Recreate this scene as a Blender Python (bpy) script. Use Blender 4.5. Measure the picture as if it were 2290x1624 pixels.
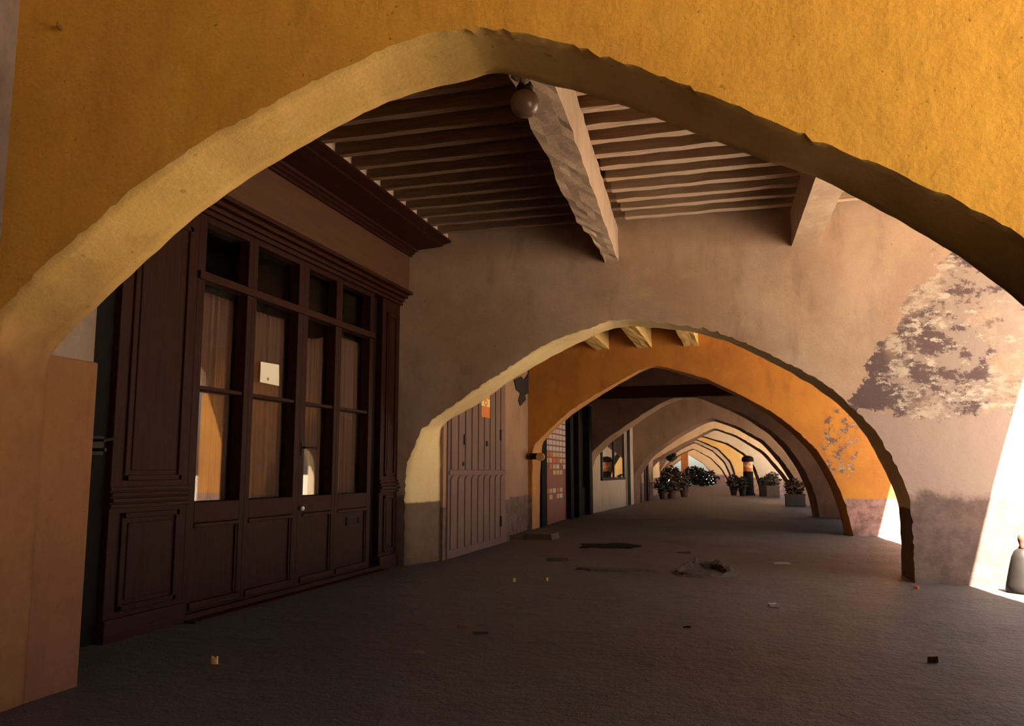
import bpy, bmesh, math, random
from mathutils import Vector, Matrix, noise as mnoise
random.seed(7)
S = bpy.context.scene
for o in list(bpy.data.objects): bpy.data.objects.remove(o)
C = S.collection

# ------------------------------------------------------------------ camera
FPX, CX, CY, EYE = 1850.0, 1145.0, 812.0, 1.45
PITCH = math.atan(240 / FPX); YAW = math.atan(535 * math.cos(PITCH) / FPX)
R_ = Vector((math.cos(YAW), math.sin(YAW), 0))
F_ = Vector((-math.sin(YAW), math.cos(YAW), 0)) * math.cos(PITCH) + Vector((0, 0, math.sin(PITCH)))
U_ = R_.cross(F_)
cd = bpy.data.cameras.new('camera'); cam = bpy.data.objects.new('camera', cd); C.objects.link(cam)
cd.sensor_width = 36; cd.lens = 36 * FPX / 2290; cd.clip_end = 600; cd.clip_start = .02
cam.matrix_world = Matrix(((R_.x, U_.x, -F_.x, 0), (R_.y, U_.y, -F_.y, 0), (R_.z, U_.z, -F_.z, EYE), (0, 0, 0, 1)))
S.camera = cam

# ------------------------------------------------------------------ sky, sun, exposure
SUN_DIR = Vector((-.245, .44, -.875)).normalized()
w = bpy.data.worlds.new('sky'); S.world = w; w.use_nodes = True
nt = w.node_tree; bg = nt.nodes['Background']
sky = nt.nodes.new('ShaderNodeTexSky'); sky.sky_type = 'NISHITA'; sky.sun_disc = False
sky.sun_elevation = math.asin(-SUN_DIR.z); sky.sun_rotation = math.atan2(-SUN_DIR.x, -SUN_DIR.y)
sky.air_density = 1.0; sky.dust_density = 3.0; sky.ozone_density = .6
wt = nt.nodes.new('ShaderNodeMix'); wt.data_type = 'RGBA'; wt.blend_type = 'MULTIPLY'
wt.inputs[0].default_value = 1; wt.inputs[7].default_value = (1.0, .93, .84, 1)
nt.links.new(sky.outputs[0], wt.inputs[6]); nt.links.new(wt.outputs[2], bg.inputs[0]); bg.inputs[1].default_value = .4
sl = bpy.data.lights.new('sun', 'SUN'); sl.energy = 60; sl.angle = math.radians(.53); sl.color = (1, .90, .75)
so = bpy.data.objects.new('sun', sl); C.objects.link(so)
so.rotation_euler = SUN_DIR.to_track_quat('-Z', 'Y').to_euler(); so.location = (20, -20, 40)
vs = S.view_settings; vs.view_transform = 'Standard'; vs.look = 'None'; vs.gamma = 1; vs.use_curve_mapping = False
vs.exposure = 0.7

# ------------------------------------------------------------------ helpers
def ray(x, y): return F_ + R_ * ((x - CX) / FPX) - U_ * ((y - CY) / FPX)
O_ = Vector((0, 0, EYE))
def atY(x, y, Y): d = ray(x, y); return O_ + d * (Y / d.y)
def atX(x, y, X): d = ray(x, y); return O_ + d * (X / d.x)
def atZ(x, y, Z=0.0): d = ray(x, y); return O_ + d * ((Z - EYE) / d.z)

class T:
    """tiny node helper"""
    def __init__(s, name):
        s.m = bpy.data.materials.new(name); s.m.use_nodes = True; s.t = s.m.node_tree
        s.b = s.t.nodes['Principled BSDF']; s.tc = s.n('ShaderNodeTexCoord').outputs['Object']
        sp = s.n('ShaderNodeSeparateXYZ'); s.l(s.tc, sp.inputs[0]); s.x, s.y, s.z = sp.outputs
    def n(s, k): return s.t.nodes.new(k)
    def l(s, a, b):
        if isinstance(a, bpy.types.NodeSocket): s.t.links.new(a, b)
        else:
            if isinstance(a, tuple) and len(a) == 3 and len(b.default_value) == 4: a = a + (1,)
            b.default_value = a
    def math(s, op, a, b=0.0, c=0.0, clamp=False):
        q = s.n('ShaderNodeMath'); q.operation = op; q.use_clamp = clamp
        s.l(a, q.inputs[0]); s.l(b, q.inputs[1]); s.l(c, q.inputs[2]); return q.outputs[0]
    def noise(s, scale, detail=4, rough=.55, stretch=None, vec=None):
        q = s.n('ShaderNodeTexNoise'); q.inputs['Scale'].default_value = scale; q.inputs['Detail'].default_value = detail
        q.inputs['Roughness'].default_value = rough; v = vec or s.tc
        if stretch:
            mp = s.n('ShaderNodeMapping'); mp.inputs['Scale'].default_value = stretch; s.l(v, mp.inputs[0]); v = mp.outputs[0]
        s.l(v, q.inputs['Vector']); return q.outputs[0]
    def mix(s, f, a, b, mode='MIX'):
        q = s.n('ShaderNodeMix'); q.data_type = 'RGBA'; q.blend_type = mode
        s.l(f, q.inputs[0]); s.l(a, q.inputs[6]); s.l(b, q.inputs[7]); return q.outputs[2]
    def step(s, v, lo, hi):
        q = s.n('ShaderNodeMapRange'); q.interpolation_type = 'SMOOTHSTEP'
        s.l(v, q.inputs[0]); s.l(lo, q.inputs[1]); s.l(hi, q.inputs[2]); return q.outputs[0]
    def bump(s, h, strength=.3, dist=.02):
        q = s.n('ShaderNodeBump'); q.inputs['Strength'].default_value = strength; q.inputs['Distance'].default_value = dist
        s.l(h, q.inputs['Height']); s.l(q.outputs[0], s.b.inputs['Normal'])
    def out(s, col, rough=.85, spec=.25):
        s.l(col, s.b.inputs['Base Color']); s.l(rough, s.b.inputs['Roughness']); s.b.inputs['Specular IOR Level'].default_value = spec
        return s.m

def plaster(name, c1, c2, c3=None, dado=None, mott=.45, patch=None, peel=None, spots=True, rough=.9, bump=.35):
    """limewashed render: blotches, fine grain, optional painted dado and optional flaked-off region"""
    t = T(name)
    col = t.mix(t.step(t.noise(.9, 5, .6), .32, .68), c1, c2)
    if c3: col = t.mix(t.math('MULTIPLY', t.step(t.noise(2.7, 6, .65), .55, .72), .55), col, c3)
    g = t.noise(38, 4, .7); col = t.mix(.30, col, t.mix(g, (.45, .45, .45), (1.4, 1.4, 1.4)), 'MULTIPLY')
    if spots:
        sp = t.step(t.noise(13, 2, .4), .74, .77); col = t.mix(t.math('MULTIPLY', sp, .55), col, tuple(v * .35 for v in c1))
    stn = t.noise(1.6, 6, .7, stretch=(2.2, 2.2, .7)); col = t.mix(t.math('MULTIPLY', t.step(stn, .5, .75), .5), col, tuple(v * .62 for v in c2))
    if spots:
        s2 = t.step(t.noise(34, 2, .5), .73, .77); col = t.mix(t.math('MULTIPLY', s2, .7), col, tuple(v * .3 for v in c1))
    h = t.math('ADD', t.math('MULTIPLY', t.noise(3.2, 4, .6), 1.6), t.math('MULTIPLY', g, .45))
    if patch:
        e = t.math('ADD', t.z, t.math('MULTIPLY', t.math('SUBTRACT', t.noise(2.4, 7, .7), .5), .8))
        col = t.mix(t.math('MULTIPLY', t.step(e, patch[0] + .02, patch[0] - .02), t.step(t.x, .2, .3)), col, patch[1])
    if dado:
        dz, dc, soft, amt = dado[:4]; wd = dado[4] if len(dado) > 4 else .012 + soft * .12
        e = t.math('ADD', t.z, t.math('MULTIPLY', t.math('SUBTRACT', t.noise(2.2, 5, .7), .5), soft))
        mk = t.math('MULTIPLY', t.step(e, dz + wd, dz - wd), amt)
        dcol = t.mix(t.step(t.noise(4.5, 6, .75), .36, .64), dc, tuple(v * mott for v in dc))
        col = t.mix(mk, col, dcol)
    if peel:
        mk = peel(t)
        n1 = t.noise(2.9, 10, .74, stretch=(1, 1, 1.35)); n2 = t.noise(4.2, 10, .76, stretch=(1, 1, 1.9)); n3 = t.noise(.9, 3, .5)
        under = t.mix(t.step(t.math('ADD', n1, t.math('MULTIPLY', t.math('SUBTRACT', t.x, 2.2), .07)), .49, .55), (.115, .075, .072), (.31, .23, .185))
        under = t.mix(t.step(t.math('ADD', n2, t.math('MULTIPLY', n3, .6)), .84, .90), under, (.46, .38, .30))
        under = t.mix(t.math('MULTIPLY', t.step(n3, .54, .60), .45), under, (.38, .275, .195))
        col = t.mix(mk, col, under)
        h = t.math('ADD', h, t.math('MULTIPLY', mk, t.math('MULTIPLY', n1, -1.6)))
    t.bump(h, bump, .03)
    return t.out(col, rough, .15)

def wood(name, c1, c2, rough=.5, axis='z', spec=.35, grain=1.0, bump=.25):
    t = T(name); st = {'z': (18, 18, .9), 'y': (18, .9, 18), 'x': (.9, 18, 18)}[axis]
    g = t.noise(2.2 * grain, 6, .65, stretch=st); b = t.noise(1.3, 3, .5)
    col = t.mix(t.step(g, .3, .7), c1, c2); col = t.mix(t.math('MULTIPLY', b, .5), col, tuple(v * .5 for v in c1))
    t.bump(g, bump, .01); return t.out(col, t.math('ADD', t.math('MULTIPLY', g, .2), rough - .1), spec)

def plain(name, c, rough=.7, spec=.3, var=.25, scale=9, metal=0):
    t = T(name); n = t.noise(scale, 5, .65)
    col = t.mix(t.math('MULTIPLY', t.step(n, .3, .75), var * 2), c, tuple(v * .45 for v in c)); t.bump(n, .15, .01)
    t.b.inputs['Metallic'].default_value = metal
    return t.out(col, rough, spec)

class MB:
    """collects shapes into ONE mesh"""
    def __init__(s): s.v = []; s.f = []; s.mi = []
    def add(s, vs, fs, mi=0):
        k = len(s.v); s.v += [tuple(q) for q in vs]; s.f += [tuple(i + k for i in q) for q in fs]; s.mi += [mi] * len(fs); return s
    def box(s, x0, x1, y0, y1, z0, z1, mi=0):
        v = [(x, y, z) for x in (x0, x1) for y in (y0, y1) for z in (z0, z1)]
        return s.add(v, [(0, 1, 3, 2), (4, 6, 7, 5), (0, 4, 5, 1), (2, 3, 7, 6), (0, 2, 6, 4), (1, 5, 7, 3)], mi)
    def prism(s, poly, a0, a1, axis='y', mi=0):
        f = {'y': lambda p, a: (p[0], a, p[1]), 'x': lambda p, a: (a, p[0], p[1]), 'z': lambda p, a: (p[0], p[1], a)}[axis]
        n = len(poly); v = [f(p, a0) for p in poly] + [f(p, a1) for p in poly]
        return s.add(v, [tuple(range(n - 1, -1, -1)), tuple(range(n, 2 * n))] + [(i, (i + 1) % n, n + (i + 1) % n, n + i) for i in range(n)], mi)
    def tube(s, pts, rad, seg=8, mi=0, cap=True):
        pts = [Vector(p) for p in pts]; n = len(pts); rads = rad if isinstance(rad, (list, tuple)) else [rad] * n
        v = []; k = 0
        for i, p in enumerate(pts):
            d = (pts[min(i + 1, n - 1)] - pts[max(i - 1, 0)]).normalized()
            a = d.cross(Vector((0, 0, 1)) if abs(d.z) < .9 else Vector((1, 0, 0))).normalized(); b = d.cross(a)
            v += [p + (a * math.cos(q) + b * math.sin(q)) * rads[i] for q in [2 * math.pi * j / seg for j in range(seg)]]
        f = [(i * seg + j, i * seg + (j + 1) % seg, (i + 1) * seg + (j + 1) % seg, (i + 1) * seg + j) for i in range(n - 1) for j in range(seg)]
        if cap: f += [tuple(range(seg - 1, -1, -1)), tuple(range((n - 1) * seg, n * seg))]
        return s.add(v, f, mi)
    def lathe(s, prof, c=(0, 0, 0), seg=20, mi=0, wob=0):
        v = []; n = len(prof)
        for r, z in prof:
            for j in range(seg):
                a = 2 * math.pi * j / seg; rr = r * (1 + wob * math.sin(a * 3 + z * 5))
                v.append((c[0] + rr * math.cos(a), c[1] + rr * math.sin(a), c[2] + z))
        f = [(i * seg + j, i * seg + (j + 1) % seg, (i + 1) * seg + (j + 1) % seg, (i + 1) * seg + j) for i in range(n - 1) for j in range(seg)]
        f += [tuple(range(seg - 1, -1, -1)), tuple(range((n - 1) * seg, n * seg))]
        return s.add(v, f, mi)
    def build(s, name, mat, parent=None, smooth=False, bevel=0):
        me = bpy.data.meshes.new(name); me.from_pydata(s.v, [], s.f); me.update()
        bm = bmesh.new(); bm.from_mesh(me); bmesh.ops.recalc_face_normals(bm, faces=bm.faces); bm.to_mesh(me); bm.free()
        for m in (mat if isinstance(mat, (list, tuple)) else [mat]): me.materials.append(m)
        me.polygons.foreach_set('material_index', s.mi)
        me.polygons.foreach_set('use_smooth', [smooth] * len(me.polygons)); me.update()
        o = bpy.data.objects.new(name, me); C.objects.link(o)
        if parent is not None: o.parent = parent
        if bevel:
            b = o.modifiers.new('bevel', 'BEVEL'); b.width = bevel; b.segments = 2; b.limit_method = 'ANGLE'
        return o

def struct(o, label=None):
    o['kind'] = 'structure'
    if label: o['label'] = label
    return o
def tag(o, label, cat, group=None):
    o['label'] = label; o['category'] = cat
    if group: o['group'] = group
    return o
def empty(name, loc, label, cat, group=None):
    o = bpy.data.objects.new(name, None); C.objects.link(o); o.location = loc; o.empty_display_size = .2
    return tag(o, label, cat, group)
def part(mb, name, mat, parent, **k):
    """mesh given in world coordinates, made a child of an Empty that sits at its own location"""
    o = mb.build(name, mat, parent, **k); q = parent; off = Vector((0, 0, 0))
    while q is not None: off += q.location; q = q.parent
    o.data.transform(Matrix.Translation(-off)); o.data.update(); return o

def resample(p, n):
    L = [0]
    for a, b in zip(p, p[1:]): L.append(L[-1] + math.hypot(b[0] - a[0], b[1] - a[1]))
    out = []; j = 0
    for i in range(n):
        d = L[-1] * i / (n - 1)
        while j < len(p) - 2 and L[j + 1] < d: j += 1
        u = (d - L[j]) / max(L[j + 1] - L[j], 1e-9)
        out.append((p[j][0] + (p[j + 1][0] - p[j][0]) * u, p[j][1] + (p[j + 1][1] - p[j][1]) * u))
    return out
def smooth(p, k=2):
    for _ in range(k): p = [p[0]] + [((a[0] + 2 * b[0] + c[0]) / 4, (a[1] + 2 * b[1] + c[1]) / 4) for a, b, c in zip(p, p[1:], p[2:])] + [p[-1]]
    return p

# ------------------------------------------------------------------ materials of the shell
def peel_second(t):
    # flaked strip: inside the polygon-like region to the right of a sloping edge and above the patch of newer render
    nz = t.math('MULTIPLY', t.math('SUBTRACT', t.noise(2.6, 7, .72), .5), 1.1)
    edge = t.math('SUBTRACT', t.math('ADD', t.x, nz), t.math('ADD', t.math('MULTIPLY', t.math('SUBTRACT', t.z, 2.5), .64), 1.38))
    a = t.step(edge, -.015, .03)
    low = t.math('ADD', t.math('SUBTRACT', t.z, 2.2), t.math('MULTIPLY', nz, .8)); b = t.step(low, -.02, .03)
    fade = t.step(t.math('ADD', t.math('SUBTRACT', t.noise(1.7, 4, .6), .5), t.math('MULTIPLY', t.math('SUBTRACT', 3.1, t.x), .35)), -.22, .05)
    return t.math('MULTIPLY', t.math('MULTIPLY', a, b), fade)
def peel_third(t):
    nz = t.math('MULTIPLY', t.math('SUBTRACT', t.noise(3.2, 7, .72), .5), 1.6)
    dx = t.math('DIVIDE', t.math('SUBTRACT', t.x, 1.95), .5); dz = t.math('DIVIDE', t.math('SUBTRACT', t.z, 2.05), .95)
    d = t.math('ADD', t.math('ADD', t.math('MULTIPLY', dx, dx), t.math('MULTIPLY', dz, dz)), nz)
    return t.math('MULTIPLY', t.math('MULTIPLY', t.step(d, .8, .6), t.step(t.noise(5, 7, .75), .50, .56)), .9)

M = {}
M['near'] = plaster('ochre_limewash', (.84, .45, .065), (.74, .375, .06), (.85, .50, .095), dado=(.55, (.42, .17, .09), .9, .6))
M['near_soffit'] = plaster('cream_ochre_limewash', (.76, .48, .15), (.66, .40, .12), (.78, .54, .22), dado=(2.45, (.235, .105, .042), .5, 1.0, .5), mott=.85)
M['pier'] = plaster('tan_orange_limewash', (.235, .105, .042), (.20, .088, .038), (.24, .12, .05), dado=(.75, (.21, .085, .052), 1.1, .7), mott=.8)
M['second'] = plaster('pink_beige_render', (.47, .33, .23), (.37, .24, .165), (.47, .335, .20), dado=(1.1, (.155, .10, .086), .55, .92), mott=.6, peel=peel_second, patch=(2.2, (.34, .245, .20)))
M['second_soffit'] = plaster('pale_yellow_limewash', (.72, .54, .28), (.64, .45, .22), dado=(.95, (.13, .072, .052), .06, .92), mott=.75)
M['third'] = plaster('orange_limewash', (.50, .205, .035), (.40, .155, .035), (.50, .27, .08), dado=(.82, (.34, .19, .165), .05, .95), peel=peel_third)
M['third_soffit'] = plaster('orange_limewash_soffit', (.50, .24, .08), (.42, .19, .07))
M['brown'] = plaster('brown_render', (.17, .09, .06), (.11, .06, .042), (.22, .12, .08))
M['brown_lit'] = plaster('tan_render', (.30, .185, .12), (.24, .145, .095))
M['cream'] = plaster('cream_render', (.70, .52, .32), (.62, .44, .26), (.72, .50, .22), dado=(1.0, (.40, .22, .19), .05, .95))
M['greycream'] = plaster('grey_cream_render', (.62, .52, .40), (.54, .44, .33), dado=(.95, (.34, .22, .19), .05, .95))
M['gold'] = plaster('gold_limewash', (.76, .50, .18), (.68, .42, .15), dado=(.95, (.34, .20, .16), .05, .9))
M['left'] = plaster('left_wall_render', (.34, .20, .125), (.28, .16, .10), dado=(.85, (.18, .11, .09), .1, .9))
M['infill'] = plaster('pale_infill_plaster', (.60, .46, .36), (.54, .40, .31), spots=False)
M['raw'] = plaster('bare_grey_plaster', (.26, .19, .14), (.17, .12, .10), (.40, .28, .20))
M['white_wall'] = plaster('whitish_render', (.46, .35, .27), (.41, .31, .235), spots=False)
M['slab'] = plaster('ceiling_boards', (.30, .19, .13), (.22, .14, .10))
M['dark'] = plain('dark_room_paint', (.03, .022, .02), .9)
M['street'] = plaster('street_render', (.62, .47, .30), (.54, .40, .26))
M['joist'] = wood('shaded_joist_timber', (.30, .185, .11), (.19, .115, .07), .85, 'x', .1, bump=.4)  # shaded copy of the joist timber, darker for the left field
M['joist_lit'] = wood('lit_joist_timber', (.44, .30, .19), (.32, .21, .135), .85, 'x', .1, bump=.4)  # lit copy of the same timber, paler towards the street
M['joist_underlit'] = wood('lit_joist_underside', (.64, .47, .35), (.54, .39, .285), .85, 'x', .1, bump=.3)  # bounce light on the undersides, painted into the colour
M['beam'] = plaster('old_limewashed_timber', (.50, .36, .25), (.40, .275, .195), (.54, .41, .29), bump=.3)
M['beam_gold'] = wood('ochre_washed_timber', (.62, .42, .14), (.44, .28, .11), .85, 'y', .1)
M['shop'] = wood('dark_red_brown_varnish', (.036, .0105, .006), (.020, .0058, .0036), .55, 'z', .08)
M['shop_h'] = wood('dark_red_brown_varnish_rail', (.044, .013, .007), (.025, .007, .0045), .55, 'y', .08)
M['fascia'] = wood('brown_painted_fascia', (.10, .046, .025), (.08, .035, .02), .5, 'y', .15, .5)
M['black'] = plain('black_paint', (.011, .009, .008), .8, .06)
M['iron'] = plain('dark_iron', (.016, .012, .010), .6, .2)

# asphalt-like trodden floor
def floor_mat(name, c1, c2, c3):
    t = T(name); a = t.noise(.55, 5, .6); b = t.noise(3.0, 6, .7); g = t.noise(70, 3, .7)
    col = t.mix(t.step(a, .35, .66), c1, c2); col = t.mix(t.math('MULTIPLY', t.step(b, .5, .72), .7), col, c3)
    col = t.mix(.5, col, t.mix(g, (.4, .4, .4), (1.5, 1.5, 1.5)), 'MULTIPLY')
    h = t.math('ADD', t.math('MULTIPLY', b, 1.2), t.math('MULTIPLY', g, .35)); t.bump(t.math('ADD', h, t.math('MULTIPLY', t.noise(11, 5, .7), 1.1)), .8, .035)
    return t.out(col, t.math('SUBTRACT', .74, t.math('MULTIPLY', a, .3)), .45)
M['floor'] = floor_mat('worn_asphalt', (.092, .080, .071), (.070, .061, .055), (.042, .035, .031))
M['floor_far'] = floor_mat('worn_concrete', (.135, .105, .088), (.11, .085, .072), (.08, .06, .052))
M['ground'] = floor_mat('pale_gravel', (.56, .48, .38), (.51, .43, .34), (.45, .38, .30))
M['bounce_strip'] = floor_mat('bounce_strip_dark', (.15, .13, .11), (.12, .10, .085), (.10, .085, .07))

# ------------------------------------------------------------------ floor and ground
def floor_grid(name, x0, x1, y0, y1, st, mat, amp, low=-.3):
    nx = int((x1 - x0) / st) + 1; ny = int((y1 - y0) / st) + 1; v = []
    for j in range(ny):
        for i in range(nx):
            x = x0 + (x1 - x0) * i / (nx - 1); y = y0 + (y1 - y0) * j / (ny - 1)
            z = amp * (mnoise.noise((x * .5, y * .5, 1.3)) * 1.1 + mnoise.noise((x * 1.7, y * 1.3, 5.1)) * .55 + mnoise.noise((x * 5, y * 5, 9.1)) * .22)
            v.append((x, y, z))
    f = [(j * nx + i, j * nx + i + 1, (j + 1) * nx + i + 1, (j + 1) * nx + i) for j in range(ny - 1) for i in range(nx - 1)]
    o = MB().add(v, f)
    k = len(o.v); o.v += [(x0, y0, low), (x1, y0, low), (x1, y1, low), (x0, y1, low)]
    def rim(idx, a, b): o.f.append(tuple(idx + [b, a])); o.mi.append(0)
    rim([i for i in range(nx)], k, k + 1); rim([j * nx + nx - 1 for j in range(ny)], k + 1, k + 2)
    rim([(ny - 1) * nx + i for i in range(nx - 1, -1, -1)], k + 2, k + 3); rim([j * nx for j in range(ny - 1, -1, -1)], k + 3, k)
    return struct(o.build(name, mat, smooth=False))
fl = floor_grid('floor', -8.2, 4.1, -14.0, 25.4, .10, M['floor'], .026)
for p in fl.data.polygons:
    if len(p.vertices) == 4: p.use_smooth = True
ff = floor_grid('floor_far', -13.0, 4.1, 25.4, 96.0, .6, M['floor_far'], .012)
struct(MB().box(-150, 150, -120, 260, -.5, -.14).build('ground', M['ground']))
struct(MB().box(4.3, 6.6, -60, 130, -.45, -.13).build('bounce_strip', M['bounce_strip']))  # unseen dark strip outside, added to cut bounce onto the left ceiling

# ------------------------------------------------------------------ the cross walls with their arches
ZT = 5.35
def arch_wall(name, yf, yb, front, back, xl, xr, mats, n=150, rag=.012, step=6, ztop=ZT, seed=0, label=None):
    """front / back: arch outlines (x, z) from left foot to right foot on the two faces"""
    A = smooth(resample(front, n)); B = smooth(resample(back, n)); rnd = random.Random(seed)
    A[0] = front[0]; A[-1] = front[-1]
    ja = [(p[0] + rag * mnoise.noise((i * .45, seed, 0)) + rag * .6 * rnd.uniform(-1, 1), p[1] + rag * mnoise.noise((i * .5, seed + 9, 0)) + rag * .6 * rnd.uniform(-1, 1)) if 3 < i < n - 4 else p for i, p in enumerate(A)]
    jb = [(p[0] + rag * .6 * mnoise.noise((i * .3, seed + 3, 0)), p[1] + rag * .6 * mnoise.noise((i * .35, seed + 7, 0))) if 3 < i < n - 4 else p for i, p in enumerate(B)]
    mb = MB(); rows = []
    for k in range(step + 1):
        u = k / step; row = []
        for i in range(n):
            a = ja[i] if k == 0 else (jb[i] if k == step else A[i]); b = jb[i] if k == step else B[i]
            if k == 0: q = a
            elif k == step: q = b
            else:
                q = (A[i][0] * (1 - u) + B[i][0] * u, A[i][1] * (1 - u) + B[i][1] * u)
                d = .012 * mnoise.noise((q[0] * 2.3, u * 2.2, q[1] * 2.3 + seed)); q = (q[0] + d, q[1] + d)
            row.append((q[0], yf + (yb - yf) * u, q[1]))
        rows.append(row)
    v = [p for r in rows for p in r]
    mb.add(v, [(k * n + i, k * n + i + 1, (k + 1) * n + i + 1, (k + 1) * n + i) for k in range(step) for i in range(n - 1)], 1)
    base = len(mb.v); zb = -.3
    ex = [(xl, zb), (xl, ztop), (xr, ztop), (xr, zb)]
    mb.v += [(x, yf, z) for x, z in ex] + [(x, yb, z) for x, z in ex]
    fi = list(range(n)); bi = [step * n + i for i in range(n)]
    fl0 = len(mb.v); mb.v += [(front[0][0], yf, zb), (front[-1][0], yf, zb), (back[0][0], yb, zb), (back[-1][0], yb, zb)]
    mb.f.append(tuple([fl0] + fi + [fl0 + 1, base + 3, base + 2, base + 1, base])); mb.mi.append(0)
    mb.f.append(tuple([fl0 + 2] + bi + [fl0 + 3, base + 7, base + 6, base + 5, base + 4])); mb.mi.append(0)
    for a, b in ((0, 1), (1, 2), (2, 3)): mb.f.append((base + a, base + b, base + 4 + b, base + 4 + a)); mb.mi.append(0)
    mb.f.append((fl0, 0, step * n, fl0 + 2)); mb.mi.append(1); mb.f.append((fl0 + 1, n - 1, step * n + n - 1, fl0 + 3)); mb.mi.append(1)
    o = mb.build(name, mats)
    for p in o.data.polygons:
        if p.material_index == 1 and len(p.vertices) == 4: p.use_smooth = True
    return struct(o, label)
def unY(pts, Y): return [(q.x, q.z) for q in (atY(x, y, Y) for x, y in pts)]

# nearest cross wall (the big arch that frames the view)
Y1, Y1b = 3.9, 4.32
f1 = unY([(0, 695), (90, 600), (280, 436), (440, 321), (600, 236), (680, 192), (780, 148), (860, 108), (940, 78), (1020, 66), (1090, 62), (1160, 72), (1270, 97), (1400, 143), (1530, 191), (1740, 277), (1830, 316), (1960, 366), (2100, 428), (2190, 474), (2290, 530)], Y1)
b1 = unY([(110, 795), (160, 738), (215, 688), (320, 590), (430, 490), (560, 397), (740, 291), (880, 222), (980, 194), (1060, 178), (1100, 160), (1160, 170), (1210, 186), (1290, 204), (1400, 238), (1560, 300), (1740, 370), (1830, 397), (1950, 460), (2100, 545), (2200, 612), (2290, 685)], Y1b)
tail = [(1.58, 1.95), (1.80, 1.42), (1.95, .8), (2.0, .02)]
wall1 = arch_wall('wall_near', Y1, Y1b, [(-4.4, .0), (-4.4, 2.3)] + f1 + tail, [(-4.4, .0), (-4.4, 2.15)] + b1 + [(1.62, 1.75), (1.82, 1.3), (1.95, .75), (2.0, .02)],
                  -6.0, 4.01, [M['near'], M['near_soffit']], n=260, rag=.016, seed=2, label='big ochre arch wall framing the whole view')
# second
Y2, Y2b = 12.0, 12.85
f2 = unY([(903, 1250), (904, 1206), (906, 1070), (914, 1025), (943, 962), (976, 933), (1028, 896), (1087, 855), (1139, 822), (1201, 781), (1250, 757), (1316, 735), (1360, 718), (1405, 713), (1486, 722), (1581, 736), (1647, 759), (1705, 784), (1771, 817), (1833, 850), (1881, 886), (1921, 928), (1958, 962), (1985, 1005), (2007, 1048), (2024, 1082), (2035, 1115), (2040, 1162), (2046, 1295)], Y2)
b2 = unY([(984, 1245), (985, 1100), (985, 958), (1002, 940), (1065, 907), (1102, 881), (1139, 853), (1198, 818), (1250, 789), (1320, 755), (1368, 735), (1410, 729), (1486, 735), (1560, 745), (1638, 768), (1700, 798), (1760, 829), (1820, 864), (1872, 902), (1912, 942), (1945, 988), (1976, 1048), (1998, 1094), (2009, 1128), (2014, 1177), (2016, 1280)], Y2b)
arch_wall('wall_second', Y2, Y2b, f2, b2, -8.0, 4.01, [M['second'], M['second_soffit']], n=220, rag=.02, seed=5, label='pinkish beige arch wall with flaking render on the right')
# third
Y3, Y3b = 20.0, 20.9
f3 = unY([(1190, 1185), (1190, 1060), (1191, 998), (1235, 955), (1275, 918), (1323, 888), (1379, 855), (1434, 826), (1462, 816), (1500, 824), (1580, 847), (1668, 889), (1731, 924), (1785, 966), (1830, 1010), (1855, 1049), (1876, 1090), (1892, 1132), (1908, 1196)], Y3)
b3 = unY([(1207, 1180), (1208, 1060), (1213, 990), (1231, 972), (1275, 931), (1323, 898), (1379, 863), (1440, 829), (1464, 821), (1500, 830), (1580, 855), (1660, 892), (1722, 930), (1772, 970), (1814, 1014), (1838, 1052), (1858, 1092), (1874, 1135), (1888, 1190)], Y3b)
arch_wall('wall_third', Y3, Y3b, f3, b3, -8.0, 4.01, [M['third'], M['third_soffit']], rag=.014, seed=8, label='orange limewashed arch wall behind the second arch')
# fourth, fifth and on to the far end of the arcade
def simple(name, Y, t, pts, mats, xl, xr, seed, label, dx=0):
    f = unY(pts, Y); xc = (f[0][0] + f[-1][0]) / 2; b = [(xc + (x - xc) * .95, max(z - .07, 0) if z > .3 else z) for x, z in f]
    return arch_wall(name, Y, Y + t, f, b, xl, xr, mats, n=90, rag=.02, seed=seed, label=label)
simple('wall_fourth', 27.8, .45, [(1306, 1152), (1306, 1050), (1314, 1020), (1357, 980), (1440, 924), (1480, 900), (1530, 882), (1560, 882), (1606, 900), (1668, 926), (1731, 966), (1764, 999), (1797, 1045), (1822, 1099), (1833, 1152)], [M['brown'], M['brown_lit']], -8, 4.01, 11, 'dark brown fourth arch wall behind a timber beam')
simple('wall_fifth', 36.3, .9, [(1416, 1126), (1418, 1060), (1449, 1016), (1510, 975), (1565, 945), (1594, 935), (1648, 953), (1710, 987), (1751, 1032), (1785, 1082), (1803, 1130)], [M['brown_lit'], M['brown']], -8, 4.01, 12, 'tan fifth arch wall in the half dark')  # dark brown soffits from here on, shade painted into the colour
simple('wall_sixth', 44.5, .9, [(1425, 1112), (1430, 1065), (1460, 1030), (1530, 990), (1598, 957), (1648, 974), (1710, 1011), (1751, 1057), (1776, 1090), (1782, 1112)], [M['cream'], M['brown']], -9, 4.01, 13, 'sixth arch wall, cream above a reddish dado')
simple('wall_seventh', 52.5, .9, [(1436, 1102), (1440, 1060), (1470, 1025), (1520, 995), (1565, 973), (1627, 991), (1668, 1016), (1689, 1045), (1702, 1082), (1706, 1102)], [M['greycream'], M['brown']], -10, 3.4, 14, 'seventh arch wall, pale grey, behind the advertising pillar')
simple('wall_eighth', 60.0, .9, [(1448, 1096), (1452, 1060), (1480, 1024), (1520, 999), (1556, 981), (1606, 1003), (1635, 1032), (1645, 1060), (1650, 1096)], [M['gold'], M['brown']], -11, 2.5, 15, 'golden yellow arch wall deep in the arcade')
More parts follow.
